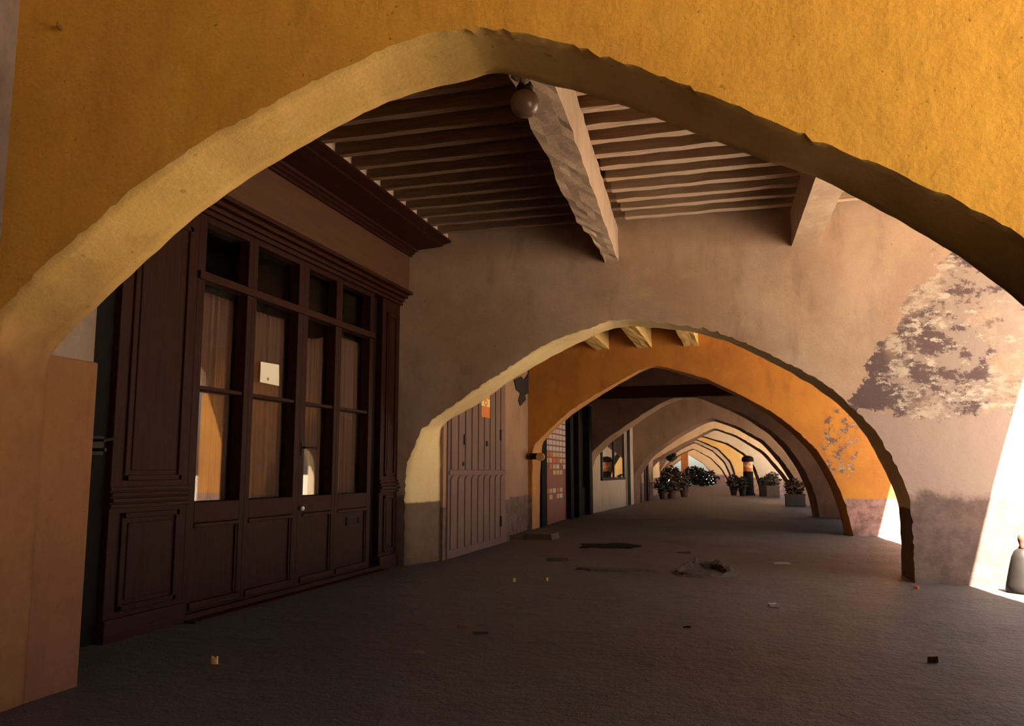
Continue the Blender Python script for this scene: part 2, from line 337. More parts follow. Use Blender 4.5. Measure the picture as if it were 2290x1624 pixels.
simple('wall_ninth', 66.0, .9, [(1460, 1091), (1464, 1060), (1490, 1022), (1520, 1003), (1552, 988), (1595, 1008), (1622, 1034), (1634, 1060), (1640, 1091)], [M['greycream'], M['brown']], -11.5, 1.5, 16, 'pale arch wall deep in the arcade, third from the end')
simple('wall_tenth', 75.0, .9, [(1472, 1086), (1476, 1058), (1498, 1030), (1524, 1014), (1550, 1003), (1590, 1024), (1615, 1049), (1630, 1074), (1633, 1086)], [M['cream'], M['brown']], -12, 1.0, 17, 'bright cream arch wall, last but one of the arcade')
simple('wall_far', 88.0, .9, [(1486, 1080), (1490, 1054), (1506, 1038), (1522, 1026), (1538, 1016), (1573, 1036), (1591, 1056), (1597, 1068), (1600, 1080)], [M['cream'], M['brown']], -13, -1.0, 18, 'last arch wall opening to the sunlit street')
# unseen cross wall behind the photographer, coloured dark to cut bounce light
arch_wall('wall_behind', -5.0, -4.5, [(-4.4, 0), (-4.3, 2.0), (-3.4, 3.1), (-1.4, 3.8), (.6, 3.1), (1.7, 1.8), (2.0, 0)], [(-4.4, 0), (-4.3, 2.0), (-3.4, 3.1), (-1.4, 3.8), (.6, 3.1), (1.7, 1.8), (2.0, 0)], -6, 4.01, [M['brown'], M['brown']], seed=21, label='brown arch wall behind the viewpoint')

# ------------------------------------------------------------------ house side (left)
struct(MB().box(-6.0, -4.4, -14.0, Y1, -.3, ZT).build('wall_left_near', M['raw']))
pr = MB()                                                     # low pier against the near arch, ragged foot
ys = [Y1b - .02, Y1b + .1, Y1b + .22, Y1b + .34, 4.765]
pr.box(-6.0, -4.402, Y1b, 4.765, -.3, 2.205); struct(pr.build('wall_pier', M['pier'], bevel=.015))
struct(MB().box(-6.0, -4.78, Y1b, 5.12, 2.2, ZT).build('wall_left_recess', M['raw']))
struct(MB().box(-6.0, -5.02, 4.765, 5.12, -.3, 2.2).build('wall_left_return', M['raw']))
struct(MB().box(-6.4, -4.50, 5.12, Y2, 5.06, ZT).build('wall_left_head', M['infill']))
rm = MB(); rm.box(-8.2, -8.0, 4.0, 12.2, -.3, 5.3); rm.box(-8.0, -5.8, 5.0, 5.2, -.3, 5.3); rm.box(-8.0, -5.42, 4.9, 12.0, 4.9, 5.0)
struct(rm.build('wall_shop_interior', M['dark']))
struct(MB().box(-8.0, -4.86, Y2b, 16.75, -.3, ZT).build('wall_left_second', M['left']))
struct(MB().box(-8.0, -5.32, 16.75, Y3, -.3, ZT).build('wall_left_second_recess', M['left']))
struct(MB().box(-8.0, -5.5, Y3b, 27.8, -.3, ZT).build('wall_left_third', M['brown']))
ww = MB().add([(-8, 28.25, -.3), (-5.22, 28.25, -.3), (-4.92, 36.3, -.3), (-8, 36.3, -.3), (-8, 28.25, ZT), (-5.22, 28.25, ZT), (-4.92, 36.3, ZT), (-8, 36.3, ZT)],
              [(0, 1, 2, 3), (4, 7, 6, 5), (0, 4, 5, 1), (1, 5, 6, 2), (2, 6, 7, 3), (3, 7, 4, 0)])
struct(ww.build('wall_left_fourth', M['white_wall']))
for nm, a, b, x in (('wall_left_fifth', 37.2, 44.5, -5.0), ('wall_left_sixth', 45.4, 52.5, -5.5), ('wall_left_seventh', 53.4, 60, -7.0), ('wall_left_eighth', 60.9, 66, -7.6), ('wall_left_ninth', 66.9, 75, -8.2), ('wall_left_tenth', 75.9, 88, -8.9)):
    struct(MB().box(x - 3, x, a, b, -.3, ZT).build(nm, M['cream'] if a > 40 else M['left']))

# ------------------------------------------------------------------ street side (right): unseen openings, sized to steer the daylight
def street(name, ya, yb, o0, o1, spring, crown, xi=3.75, xo=4.0, hi=ZT):
    pts = [(ya, -.3), (o0, -.3)] if o0 > ya + .01 else [(o0, spring)]
    if o0 > ya + .01: pts.append((o0, spring))
    N = 28
    for i in range(1, N):
        u = i / N; pts.append((o0 + (o1 - o0) * u, spring + (crown - spring) * min(1, (math.sin(math.pi * u)) ** .5)))
    pts.append((o1, spring))
    if o1 < yb - .01: pts += [(o1, -.3), (yb, -.3)]
    pts += [(yb, hi), (ya, hi)]
    return struct(MB().prism(pts, xi, xo, 'x').build(name, M['street']))
street('wall_street_behind', -4.5, Y1, .6, Y1, 4.9, 5.15)
struct(MB().box(3.75, 4.0, -14, -5.0, -.3, ZT).build('wall_street_blocker', M['street']))  # unseen, added to shut out light from behind
struct(MB().box(-6, 4.0, -14.3, -14, -.3, ZT).build('wall_rear_blocker', M['left']))  # unseen closing wall, added to keep skylight from the rear out
street('wall_street_near', Y1b, Y2, 7.8, Y2, 3.6, 4.9)
street('wall_street_second', Y2b, Y3, 15.6, Y3, 3.6, 4.9)
street('wall_street_third', Y3b, 27.8, 22.8, 26.0, 1.6, 2.4)
street('wall_street_fourth', 28.25, 36.3, 29.2, 35.4, 1.9, 2.9)
street('wall_street_fifth', 37.2, 44.5, 37.2, 44.5, 3.4, 4.6)
street('wall_street_sixth', 45.4, 52.5, 45.4, 52.5, 3.4, 4.6)

# ------------------------------------------------------------------ ceilings
ceil = struct(MB().box(-8.2, 4.01, Y1b, Y2, 5.27, 5.6).build('ceiling', M['slab']))
struct(MB().box(-8.2, 4.01, -14.0, Y1b, 5.3, 5.7).build('ceiling_behind', M['slab']))
struct(MB().box(-13.2, 4.01, Y2, 52.5, 5.3, 5.7).build('ceiling_middle', M['slab']))
struct(MB().box(-13.2, 3.0, 52.5, 89.0, 5.3, 5.7).build('ceiling_far', M['slab']))
def rough_beam(p0, p1, wd, h, n=16, j=.008, seed=0, notch=None):
    """timber of width wd, height h; p0, p1 = centre of the underside at each end"""
    rnd = random.Random(seed); p0, p1 = Vector(p0), Vector(p1); d = (p1 - p0); s = Vector((d.y, -d.x, 0)).normalized(); v = []
    prof = [(-.5, 0), (-.25, 0), (0, 0), (.25, 0), (.5, 0), (.5, .5), (.5, 1), (-.5, 1), (-.5, .5)]
    for i in range(n + 1):
        c = p0 + d * (i / n); wl = 0
        if notch: wl = notch(i / n)
        for a, b in prof:
            off = a * wd
            if wl and a < 0: off += wl * (1 if b < .9 else .2) * (1 if a == -.5 else .5)
            v.append(c + s * (off + rnd.uniform(-j, j)) + Vector((0, 0, b * h + (rnd.uniform(-j, j) if b < .9 else 0))))
    k = len(prof); f = [(i * k + q, i * k + (q + 1) % k, (i + 1) * k + (q + 1) % k, (i + 1) * k + q) for i in range(n) for q in range(k)]
    f += [tuple(range(k - 1, -1, -1)), tuple(range(n * k, n * k + k))]
    return MB().add(v, f)
def lit_under(o):
    o.data.materials.append(M['joist_underlit'])
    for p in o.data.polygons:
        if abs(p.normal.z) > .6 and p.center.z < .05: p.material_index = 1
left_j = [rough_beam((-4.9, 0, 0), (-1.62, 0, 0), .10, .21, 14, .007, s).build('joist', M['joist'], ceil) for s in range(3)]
right_j = [rough_beam((-1.62, 0, 0), (3.85, 0, 0), .13, .21, 22, .007, 10 + s).build('joist', M['joist_lit'], ceil) for s in range(3)]
for o in right_j: lit_under(o)
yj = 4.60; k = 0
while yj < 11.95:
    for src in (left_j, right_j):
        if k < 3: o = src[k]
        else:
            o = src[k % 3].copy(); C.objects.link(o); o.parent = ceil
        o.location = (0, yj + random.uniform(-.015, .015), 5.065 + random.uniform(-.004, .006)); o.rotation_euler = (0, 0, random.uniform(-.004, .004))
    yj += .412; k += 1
def worn(u):
    if .74 < u < .80: return .05
    if .80 <= u < .88: return .10
    if u >= .88: return .14
    return .015 * math.sin(u * 31)
b = rough_beam((-1.46, Y1b - .05, 4.56), (-1.97, Y2 + .05, 4.54), .34, .52, 40, .009, 3, worn).build('timber_beam', M['beam'])
tag(b, 'thick worn timber beam with bitten left edge, above the second arch', 'beam')
b = rough_beam((1.16, Y1b - .05, 4.58), (.83, Y2 + .05, 4.58), .35, .50, 40, .002, 4).build('timber_beam', M['beam'])
tag(b, 'timber beam at right, half hidden by the big near arch', 'beam')
for i, (xa, lab) in enumerate(((-3.42, 'leftmost of three stubby ochre beams at the crown of the second arch'), (-2.38, 'middle of three stubby ochre beams at the crown of the second arch'), (-1.28, 'rightmost of three stubby ochre beams at the crown of the second arch'))):
    tag(rough_beam((xa + .05, Y2b - .02, 4.40), (xa, Y3 + .05, 4.40), .34, .6, 14, .012, 30 + i).build('timber_beam', M['beam_gold']), lab, 'beam')
struct(MB().box(-5.5, 3.75, Y2b, Y3, 4.98, 5.32).build('ceiling_second', M['slab']))
tb = rough_beam((-5.6, 25.0, 3.60), (3.75, 25.0, 3.62), .3, .36, 20, .01, 51).build('timber_beam', M['shop_h'])
tag(tb, 'dark horizontal timber beam crossing beneath the third arch', 'beam')

# ------------------------------------------------------------------ the wooden shopfront on the left
XS = -5.30                                                    # face of the joinery
shop = empty('shopfront', (XS, 8.9, 0), 'dark red-brown wooden shopfront with glazed doors, fascia and deep cornice', 'shopfront')
BV = .008
def sp(mb, name, mat='shop', parent=None, bevel=BV, **k): return part(mb, name, M[mat], parent or shop, bevel=bevel, **k)
sp(MB().box(-5.8, -5.36, 5.12, 5.96, 0, 4.06), 'side_shade_board', 'black')  # shadowed recess beside the pilaster, its shade built as black board
def panelled(y0, y1, name):
    """pilaster of frame, raised field and mouldings"""
    m = MB().box(-5.75, XS, y0, y1, .0, 4.06)
    p = sp(m, name)
    for z0, z1, nm in ((1.36, 3.86, 'upper_panel'), (.24, 1.08, 'lower_panel')):
        a, b = y0 + .14, y1 - .12; t = MB()
        for yy0, yy1, zz0, zz1 in ((a, b, z0, z0 + .05), (a, b, z1 - .05, z1), (a, a + .05, z0, z1), (b - .05, b, z0, z1)): t.box(XS, XS + .022, yy0, yy1, zz0, zz1)
        part(t, 'moulding', M['shop'], p, bevel=.006)
        part(MB().box(XS, XS + .012, a + .09, b - .09, z0 + .09, z1 - .09), nm, M['shop'], p, bevel=.01)
    t = MB()
    for z, d in ((1.14, .03), (1.19, .05), (1.24, .035), (1.29, .02)): t.box(XS, XS + d, y0 - .01, y1 + .01, z - .018, z + .018)
    part(t, 'dado_rail', M['shop_h'], p, bevel=.006)
    part(MB().box(-5.6, XS + .035, y0 - .015, y1 + .015, -.02, .19), 'plinth', M['shop_h'], p, bevel=.008)
    return p
panelled(5.96, 6.98, 'left_pilaster'); panelled(11.36, 12.0, 'right_pilaster')
sp(MB().box(-5.8, -5.40, 11.06, 11.36, 0, 4.06), 'door_jamb', 'black')
sp(MB().box(-5.6, XS + .03, 6.98, 11.36, -.05, .07), 'sill', 'shop_h')
sp(MB().box(-5.45, XS + .16, 6.98, 11.40, -.14, .02), 'doorstep', 'shop_h')
# head: architrave mouldings, fascia, cornice
m = MB()
for z, d, h in ((4.08, .05, .05), (4.135, .08, .05), (4.19, .14, .05), (4.24, .22, .05)): m.box(-5.7, XS + d, 5.9, 12.0, z - h / 2, z + h / 2)
sp(m, 'architrave', 'shop_h')
sp(MB().box(-5.7, -5.14, 5.9, 11.98, 4.26, 4.88), 'fascia', 'fascia')
prof = [(-5.7, 4.84), (-5.10, 4.84), (-5.10, 4.87), (-5.06, 4.885), (-5.06, 4.91), (-5.01, 4.92), (-5.0, 4.945), (-4.90, 4.952), (-4.72, 4.962), (-4.58, 4.975), (-4.58, 5.0), (-4.50, 5.015), (-4.44, 5.03), (-4.44, 5.06), (-5.7, 5.06)]
sp(MB().prism(prof, 5.2, 11.99, 'y'), 'cornice', 'shop_h', bevel=0)
# transom bar and the four narrow leaves
sp(MB().box(-5.42, XS + .035, 6.98, 11.06, 3.375, 3.46), 'transom_bar', 'shop_h')
GL = T('window_glass'); g = GL.n('ShaderNodeBsdfGlossy'); g.inputs['Roughness'].default_value = .02; tr = GL.n('ShaderNodeBsdfTransparent')
tr.inputs[0].default_value = (.93, .92, .90, 1); lw = GL.n('ShaderNodeLayerWeight'); lw.inputs[0].default_value = .5; fac = GL.math('ADD', GL.math('MULTIPLY', GL.math('POWER', lw.outputs['Facing'], 5.0), .9), .025); mx = GL.n('ShaderNodeMixShader')
GL.l(fac, mx.inputs[0]); GL.l(tr.outputs[0], mx.inputs[1]); GL.l(g.outputs[0], mx.inputs[2]); GL.l(mx.outputs[0], GL.t.nodes['Material Output'].inputs[0]); M['glass'] = GL.m
t = T('curtain_cloth'); st = t.noise(3, 4, .6, stretch=(1, 70, .12)); col = t.mix(t.step(st, .3, .7), (.165, .098, .070), (.125, .073, .053)); M['curtain'] = t.out(col, .95, .05)
leaves = [(6.98, 7.94, 7.10, 7.85), (7.94, 9.05, 8.03, 8.93), (9.05, 9.985, 9.17, 9.90), (9.985, 11.06, 10.07, 10.94)]
names = ['leftmost', 'second from left', 'third from left', 'rightmost']
tops = [(3.32, 3.32, 0), (3.33, 3.31, .03), (3.25, 3.25, .09), (3.30, 3.31, .0)]
for i, (a, b, p0, p1) in enumerate(leaves):
    lf = MB(); x0, x1 = -5.46, XS
    lf.box(x0, x1, a, p0, .07, 4.06); lf.box(x0, x1, p1, b, .07, 4.06)
    lf.box(x0, x1, p0, p1, 3.99, 4.06); lf.box(x0, x1, p0, p1, .93, 1.135); lf.box(x0, x1, p0, p1, .07, .16)
    leaf = sp(lf, 'door_leaf')
    part(MB().box(-5.45, XS - .02, p0, p1, 2.262, 2.302), 'glazing_bar', M['shop_h'], leaf, bevel=.006)
    part(MB().box(-5.37, XS - .03, p0, p1, .16, .93), 'lower_panel', M['shop'], leaf, bevel=0)
    q = MB(); q.box(XS - .03, XS + .012, p0, p1, .885, .925); q.box(XS - .03, XS + .02, p0 - .03, p1 + .03, .10, .17); q.box(XS - .03, XS - .01, p0, p0 + .03, .17, .885); q.box(XS - .03, XS - .01, p1 - .03, p1, .17, .885)
    part(q, 'moulding', M['shop_h'], leaf, bevel=.006)
    for z0, z1 in ((1.135, 2.262), (2.302, 3.375), (3.46, 3.99)):
        part(MB().box(-5.432, -5.426, p0 - .01, p1 + .01, z0 - .01, z1 + .01), 'pane', M['glass'], leaf)
    # curtain hanging behind the panes
    zl, zr, sag = tops[i]; v = []; ny, nz = 60, 12; zb = (1.02, 1.02, 1.02, 1.02)[i]
    for j in range(nz + 1):
        for k in range(ny + 1):
            u = k / ny; zt = zl + (zr - zl) * u - sag * math.sin(math.pi * u); z = zt + (zb - zt) * j / nz
            y = p0 - .05 + (p1 - p0 + .10) * u
            x = -5.495 + .012 * math.sin(u * 62 + i + .5 * math.sin(j * .4)) + .006 * math.sin(u * 103 + 2 * i)
            v.append((x, y, z))
    f = [(j * (ny + 1) + k, j * (ny + 1) + k + 1, (j + 1) * (ny + 1) + k + 1, (j + 1) * (ny + 1) + k) for j in range(nz) for k in range(ny)]
    c = MB().add(v, f).build('curtain', M['curtain'], smooth=True); sd = c.modifiers.new('thick', 'SOLIDIFY'); sd.thickness = .003
    tag(c, 'brown net curtain behind the ' + names[i] + ' glazed leaf of the shopfront', 'curtain', 'shopfront curtains')
    if i == 2:
        h = MB().tube([(XS, 9.11, 1.725), (XS + .055, 9.11, 1.725)], .012, 8); h.tube([(XS + .055, 9.10, 1.725), (XS + .062, 9.24, 1.73), (XS + .06, 9.36, 1.725)], [.013, .012, .017], 8); h.box(XS, XS + .01, 9.085, 9.135, 1.63, 1.80)
        part(h, 'handle', M['iron'], leaf, smooth=False)
        part(MB().lathe([(.001, -.03), (.024, -.02), (.030, 0), (.024, .02), (.001, .03)], (XS + .03, 9.115, .99), 14), 'knob', plain('white_porcelain', (.85, .80, .72), .15, .6, .05), leaf, smooth=True)
    if i == 3:
        q = MB(); y0, y1, z0, z1 = 10.38, 10.76, .70, .82
        for aa, bb, cc, dd in ((y0, y1, z0, z0 + .02), (y0, y1, z1 - .02, z1), (y0, y0 + .02, z0, z1), (y1 - .02, y1, z0, z1)): q.box(XS - .03, XS - .012, aa, bb, cc, dd)
        sl_ = part(q, 'letter_slot', M['iron'], leaf, bevel=.004)
# iron shutter catch on the black shade board
hc = MB().tube([(-5.36, 5.74, 1.70), (-5.20, 5.74, 1.70), (-5.20, 5.86, 1.72)], .014, 6); hc.tube([(-5.36, 5.70, 1.62), (-5.14, 5.70, 1.62)], .016, 6); hc.box(-5.36, -5.345, 5.68, 5.90, 1.58, 1.74)
sp(hc, 'shutter_catch', 'iron', bevel=0)
# note stuck on the glass
tn = T('note_paper'); d1 = tn.math('ADD', tn.math('POWER', tn.math('SUBTRACT', tn.y, 8.50), 2.0), tn.math('POWER', tn.math('SUBTRACT', tn.z, 2.515), 2.0))
tn.out(tn.mix(tn.step(d1, .0006, .0002), (.88, .80, .62), (.30, .16, .06)), .8, .2); M['note'] = tn.m
n_ = MB().add([(-5.423, 8.34, 2.70), (-5.423, 8.73, 2.71), (-5.419, 8.74, 2.455), (-5.423, 8.34, 2.462), (-5.4225, 8.34, 2.70), (-5.4225, 8.73, 2.71), (-5.4185, 8.74, 2.455), (-5.4225, 8.34, 2.462)],
    [(0, 1, 2, 3), (4, 7, 6, 5), (0, 4, 5, 1), (1, 5, 6, 2), (2, 6, 7, 3), (3, 7, 4, 0)])
tag(n_.build('paper_notice', M['note']), 'small cream paper notice stuck on a shopfront pane', 'notice')

# ------------------------------------------------------------------ globe lamp and broken render under the crown of the big arch
gl = empty('globe_lamp', (-1.18, 4.40, 3.50), 'dusty globe lamp on an iron arm under the crown of the big arch', 'lamp')
part(MB().lathe([(.002, -.085)] + [(.085 * math.sin(math.pi * q / 12), -.085 * math.cos(math.pi * q / 12)) for q in range(1, 12)] + [(.03, .085)], (-1.20, 4.46, 3.585), 20), 'globe', plain('dusty_opal_glass', (.17, .095, .055), .35, .5), gl, smooth=True)
part(MB().lathe([(.045, 0), (.05, .02), (.035, .05), (.012, .06)], (-1.20, 4.46, 3.665), 14), 'cap', M['iron'], gl)
part(MB().tube([(-1.20, 4.46, 3.72), (-1.19, 4.46, 3.78), (-1.14, 4.44, 3.82), (-1.10, 4.33, 3.82)], .009, 6), 'bracket', M['iron'], gl)
ck = MB(); rnd = random.Random(5)
for i in range(9):
    c = Vector((-1.22 + i * .035 + rnd.uniform(-.02, .02), 4.335 + rnd.uniform(0, .03), 3.75 - abs(i - 3) * .018 + rnd.uniform(-.03, .03))); r = rnd.uniform(.02, .045)
    ck.lathe([(.002, -r), (r, -r * .3), (r * .9, r * .4), (.002, r)], c, 6, wob=.2)
tag(ck.build('broken_render', M['raw']), 'crumbling lump of render at the crown of the big arch', 'plaster')
# small peg high on the near wall
pg = MB().lathe([(.012, 0), (.018, .02), (.006, .05)], (0, 0, 0), 8); o = pg.build('wall_peg', M['near_soffit']); o.location = atY(138, 66, 3.9); o.rotation_euler = (math.radians(70), 0, .2)
tag(o, 'small clay peg jutting from the orange wall at upper left', 'peg')

# ------------------------------------------------------------------ second bay: plank door, sign, wall light, step
XD = -4.83
M['greydoor'] = wood('faded_grey_brown_boards', (.22, .135, .105), (.16, .095, .077), .75, 'z', .12)
dr = struct(MB().box(XD - .08, XD, 13.0, 16.36, 0, 3.66).build('door_1', M['greydoor'], bevel=.01), 'tall faded double plank door in the second bay')
for lo, hi, off in ((1.46, 3.6, .028), (.14, 1.36, .022)):
    for i in range(9):
        y0 = 13.10 + i * .358; y1 = y0 + .30
        if lo > 1: poly = [(y0, lo), (y1, lo), (y1, hi), (y0, hi)]
        else: poly = [(y0, lo), (y1, lo), (y1, hi - .1)] + [((y0 + y1) / 2 + .15 * math.cos(a), hi - .1 + .1 * math.sin(a)) for a in (.5, 1.0, 1.57, 2.1, 2.6)] + [(y0, hi - .1)]
        MB().prism(poly, XD - .01, XD + off, 'x').build('plank', M['greydoor'], dr, bevel=.006)
MB().box(XD - .01, XD + .018, 13.04, 16.34, 1.37, 1.45).build('middle_rail', M['greydoor'], dr, bevel=.006)
for y, z, h in ((15.9, 2.15, .22), (13.72, 1.98, .18), (15.0, 1.95, .10), (15.93, .45, .2)):
    MB().box(XD, XD + .05, y - .04, y + .04, z - h / 2, z + h / 2).build('iron_catch', M['iron'], dr, bevel=.005)
o = MB().tube([(XD + .02, 13.66, 1.56), (XD + .045, 13.66, 1.56)], .04, 12).build('knob', M['iron'], dr)
ts = T('door_sign_print'); dz = ts.math('SUBTRACT', ts.z, 2.72); dy = ts.math('DIVIDE', ts.math('SUBTRACT', ts.y, 14.92), 1.5)
rr = ts.math('SQRT', ts.math('ADD', ts.math('POWER', dz, 2.0), ts.math('POWER', dy, 2.0)))
base = ts.mix(ts.step(ts.z, 2.645, 2.655), (.62, .18, .03), (.82, .62, .26)); base = ts.mix(ts.step(ts.z, 2.80, 2.79), (.66, .26, .05), base)
ring = ts.math('MULTIPLY', ts.step(rr, .075, .07), ts.step(rr, .025, .03)); ts.out(ts.mix(ring, base, (.66, .26, .05)), .6, .2)
tag(MB().box(XD + .03, XD + .036, 14.66, 15.18, 2.44, 2.88).build('door_sign', ts.m), 'small orange and cream sign on the faded plank door', 'sign')
# ragged broken render above the corner
pts = [(1150, 850), (1166, 842), (1172, 850), (1188, 838), (1196, 846), (1212, 832), (1209, 846), (1198, 862), (1188, 868), (1184, 880), (1174, 884), (1176, 894), (1164, 908), (1160, 896), (1164, 880), (1155, 872)]
tag(MB().prism([(min(q.y, 19.98), q.z) for q in (atX(a, b_, -5.30) for a, b_ in pts)], -5.319, -5.295, 'x').build('broken_render', M['dark']), 'dark patch of broken render in the corner right of the plank door', 'plaster')
wl = empty('wall_lamp', (-5.15, 19.9, 1.7), 'small wall lamp with amber disc on the third arch jamb', 'lamp')
c = atY(1203, 1022, 19.8)
part(MB().box(c.x - .22, c.x + .02, 19.82, 20.0, c.z - .06, c.z + .09), 'housing', M['iron'], wl, bevel=.02)
part(MB().tube([(c.x + .07, 19.72, c.z), (c.x + .07, 19.84, c.z)], .10, 16), 'lens', plain('amber_glass', (.55, .30, .10), .3, .5), wl)
stp = atZ(1212, 1206)
tag(MB().prism([(-.32, 0), (.30, 0), (.28, .13), (-.30, .14)], -.35, .35, 'y').build('stone_step', plain('worn_stone', (.12, .075, .058), .85)), 'low worn stone step beside the third arch', 'step').location = (stp.x, stp.y, 0)

# ------------------------------------------------------------------ third bay: dark shop with red and white stock
rk = empty('news_display', (-5.3, 22.2, 0), 'tall red display board full of small white cards in the third bay', 'display')
M['red'] = plain('faded_red_paint', (.20, .028, .02), .6); M['card'] = plain('printed_card', (.50, .40, .36), .6); M['cardr'] = plain('red_card', (.50, .09, .04), .6); M['cardy'] = plain('ochre_card', (.50, .32, .14), .6)
part(MB().box(-5.49, -5.28, 21.5, 24.2, .0, 3.3), 'board', M['red'], rk, bevel=.01)
part(MB().box(-5.49, -5.2, 20.95, 21.5, .0, 3.4), 'side_panel', M['black'], rk)
rnd = random.Random(3)
for r in range(15):
    z = 3.10 - r * .165
    for cidx in range(6):
        y = 21.62 + cidx * .425
        if r > 8 and rnd.random() < .45: continue
        mm = M['card'] if r < 7 else rnd.choice([M['card'], M['cardr'], M['cardy'], M['cardy']])
        if r in (11, 12): continue
        part(MB().box(-5.28, -5.268, y, y + .36, z - .12, z), 'card', mm, rk)
dk = empty('dark_shop_frame', (-5.4, 25.6, 0), 'black painted shop frame between the red display and the fourth arch', 'shop frame')
for y0, y1, nm in ((24.3, 24.7, 'post'), (25.5, 25.8, 'post'), (27.3, 27.75, 'post')): part(MB().box(-5.5, -5.15, y0, y1, 0, 3.6), nm, M['black'], dk, bevel=.01)
part(MB().box(-5.49, -5.3, 24.7, 27.3, 0, .9), 'stall_riser', M['black'], dk); part(MB().box(-5.49, -5.36, 24.7, 25.5, .9, 3.5), 'door_panel', M['shop'], dk); part(MB().box(-5.49, -5.36, 25.8, 27.3, .9, 3.5), 'shutter', M['black'], dk)
part(MB().box(-5.36, -5.34, 24.85, 25.2, 1.3, 2.7), 'red_banner', M['red'], dk)

# ------------------------------------------------------------------ fourth bay: whitish wall with window and doors
def wx(y): return -5.22 + (y - 28.25) / 8.05 * .30
def rotbox(mb, y0, y1, z0, z1, d0, d1):
    a = [(wx(y0) + d0, y0), (wx(y1) + d0, y1), (wx(y1) + d1, y1), (wx(y0) + d1, y0)]
    return mb.prism(a, z0, z1, 'z')
win = struct(rotbox(MB(), 29.6, 33.9, 1.16, 3.45, -.02, .01).build('window_1', M['black']), 'dark shop window in the whitish wall')
q = MB()
for a in ((29.5, 29.7), (31.7, 31.85), (33.8, 34.0)): rotbox(q, a[0], a[1], 1.1, 3.5, .0, .05)
rotbox(q, 29.5, 34.0, 1.08, 1.18, 0, .07); rotbox(q, 29.5, 34.0, 3.42, 3.52, 0, .05)
q.build('window_frame', M['dark'], win)
for a in ((29.7, 31.7), (31.85, 33.8)): rotbox(MB(), a[0], a[1], 1.18, 3.42, .012, .02).build('pane', M['glass'], win)
d2 = struct(rotbox(MB(), 34.5, 35.5, 0, 3.5, -.02, .012).build('door_2', M['black']), 'narrow black door right of the window'); rotbox(MB(), 34.42, 34.5, 0, 3.55, 0, .05).build('door_frame', M['white_wall'], d2)
struct(MB().box(-5.05, -4.97, 37.4, 39.4, 0, 2.15).build('door_3', M['black']), 'dark low doorway beyond the fifth arch'); struct(MB().box(-5.05, -4.96, 40.6, 42.4, 0, 2.3).build('door_4', M['shop']), 'second dark doorway beyond the fifth arch')
tag(MB().tube([(-4.75, 39.9, 0), (-4.75, 39.9, 2.55)], .06, 10).build('iron_post', M['iron']), 'thin dark post standing by the left wall near the far doorways', 'post')

# ------------------------------------------------------------------ plants, planters and street furniture further down
M['leaf'] = plain('dark_green_leaves', (.022, .026, .012), .6, .3, .4, 3); M['leaf2'] = plain('rusty_leaves', (.075, .036, .018), .7, .2, .4, 3); M['leafg'] = plain('grey_green_leaves', (.13, .115, .085), .7, .2, .4, 3)
M['grey_box'] = plain('grey_painted_planter', (.17, .135, .125), .8); M['terracotta'] = plain('terracotta', (.12, .05, .032), .8); M['planter'] = plain('dark_wood_planter', (.032, .021, .016), .8); M['stem'] = plain('twig_bark', (.06, .035, .022), .9)
def foliage(c, rx, ry, rz, n, size, seed):
    rnd = random.Random(seed); mb = MB(); c = Vector(c)
    while len(mb.f) < n:
        p = Vector((rnd.uniform(-1, 1), rnd.uniform(-1, 1), rnd.uniform(-1, 1)))
        if p.length > 1 or p.length < .35: continue
        if mnoise.noise(p * 2.2 + Vector((seed, 0, 0))) < -.18: continue
        a = Vector((rnd.gauss(0, 1), rnd.gauss(0, 1), rnd.gauss(0, .6))).normalized(); b = a.cross(Vector((rnd.gauss(0, 1), rnd.gauss(0, 1), rnd.gauss(0, 1)))).normalized()
        s = size * rnd.uniform(.6, 1.3); q = c + Vector((p.x * rx, p.y * ry, p.z * rz))
        mb.add([q - a * s, q + b * s * .4, q + a * s, q - b * s * .4], [(0, 1, 2, 3)])
    return mb
def potted(loc, pr_, ph, rx, rz, n, size, label, mat='leaf', seed=1, box=None, pot='terracotta', group=None):
    e = empty('potted_shrub', loc, label, 'plant', group); x, y, z = loc
    if box:
        part(MB().box(x - box[0], x + box[0], y - box[1], y + box[1], z, z + ph), 'planter', M[pot], e, bevel=.015)
        part(MB().box(x - box[0] - .02, x + box[0] + .02, y - box[1] - .02, y + box[1] + .02, z + ph - .06, z + ph), 'rim', M[pot], e, bevel=.01)
    else: part(MB().lathe([(pr_ * .65, 0), (pr_ * .7, .02), (pr_ * .95, ph * .85), (pr_ * 1.08, ph * .87), (pr_ * 1.08, ph), (pr_ * .9, ph), (pr_ * .85, ph - .05)], loc, 18), 'pot', M[pot], e)
    t_ = MB(); rnd = random.Random(seed)
    for i in range(5): t_.tube([(x + rnd.uniform(-.04, .04), y, z + ph - .05), (x + rnd.uniform(-.4, .4) * rx, y + rnd.uniform(-.3, .3) * rx, z + ph + rz * rnd.uniform(.5, 1.3))], [.018, .006], 5)
    part(t_, 'stem', M['stem'], e)
    part(foliage((x, y, z + ph + rz * .82), rx, rx, rz, n, size, seed), 'foliage', M[mat], e); return e
potted((1.66, 35.7, 0), .3, .50, .40, .34, 300, .11, 'bushy plant in a dark wooden box by the right foot of the fifth arch', 'leaf2', 4, box=(.38, .30), pot='planter')
potted((-4.0, 43.9, 0), .28, .42, .62, .72, 520, .12, 'tall rusty leafed shrub in a pot, left, before the sixth arch', 'leaf2', 6)
potted((-4.3, 42.6, 0), .25, .36, .48, .50, 320, .11, 'low dark shrub in a pot against the left wall', 'leaf', 8)
potted((-3.55, 46.4, 0), .25, .40, .46, .46, 300, .10, 'small round shrub in a pot, left, just beyond the sixth arch', 'leaf', 9)
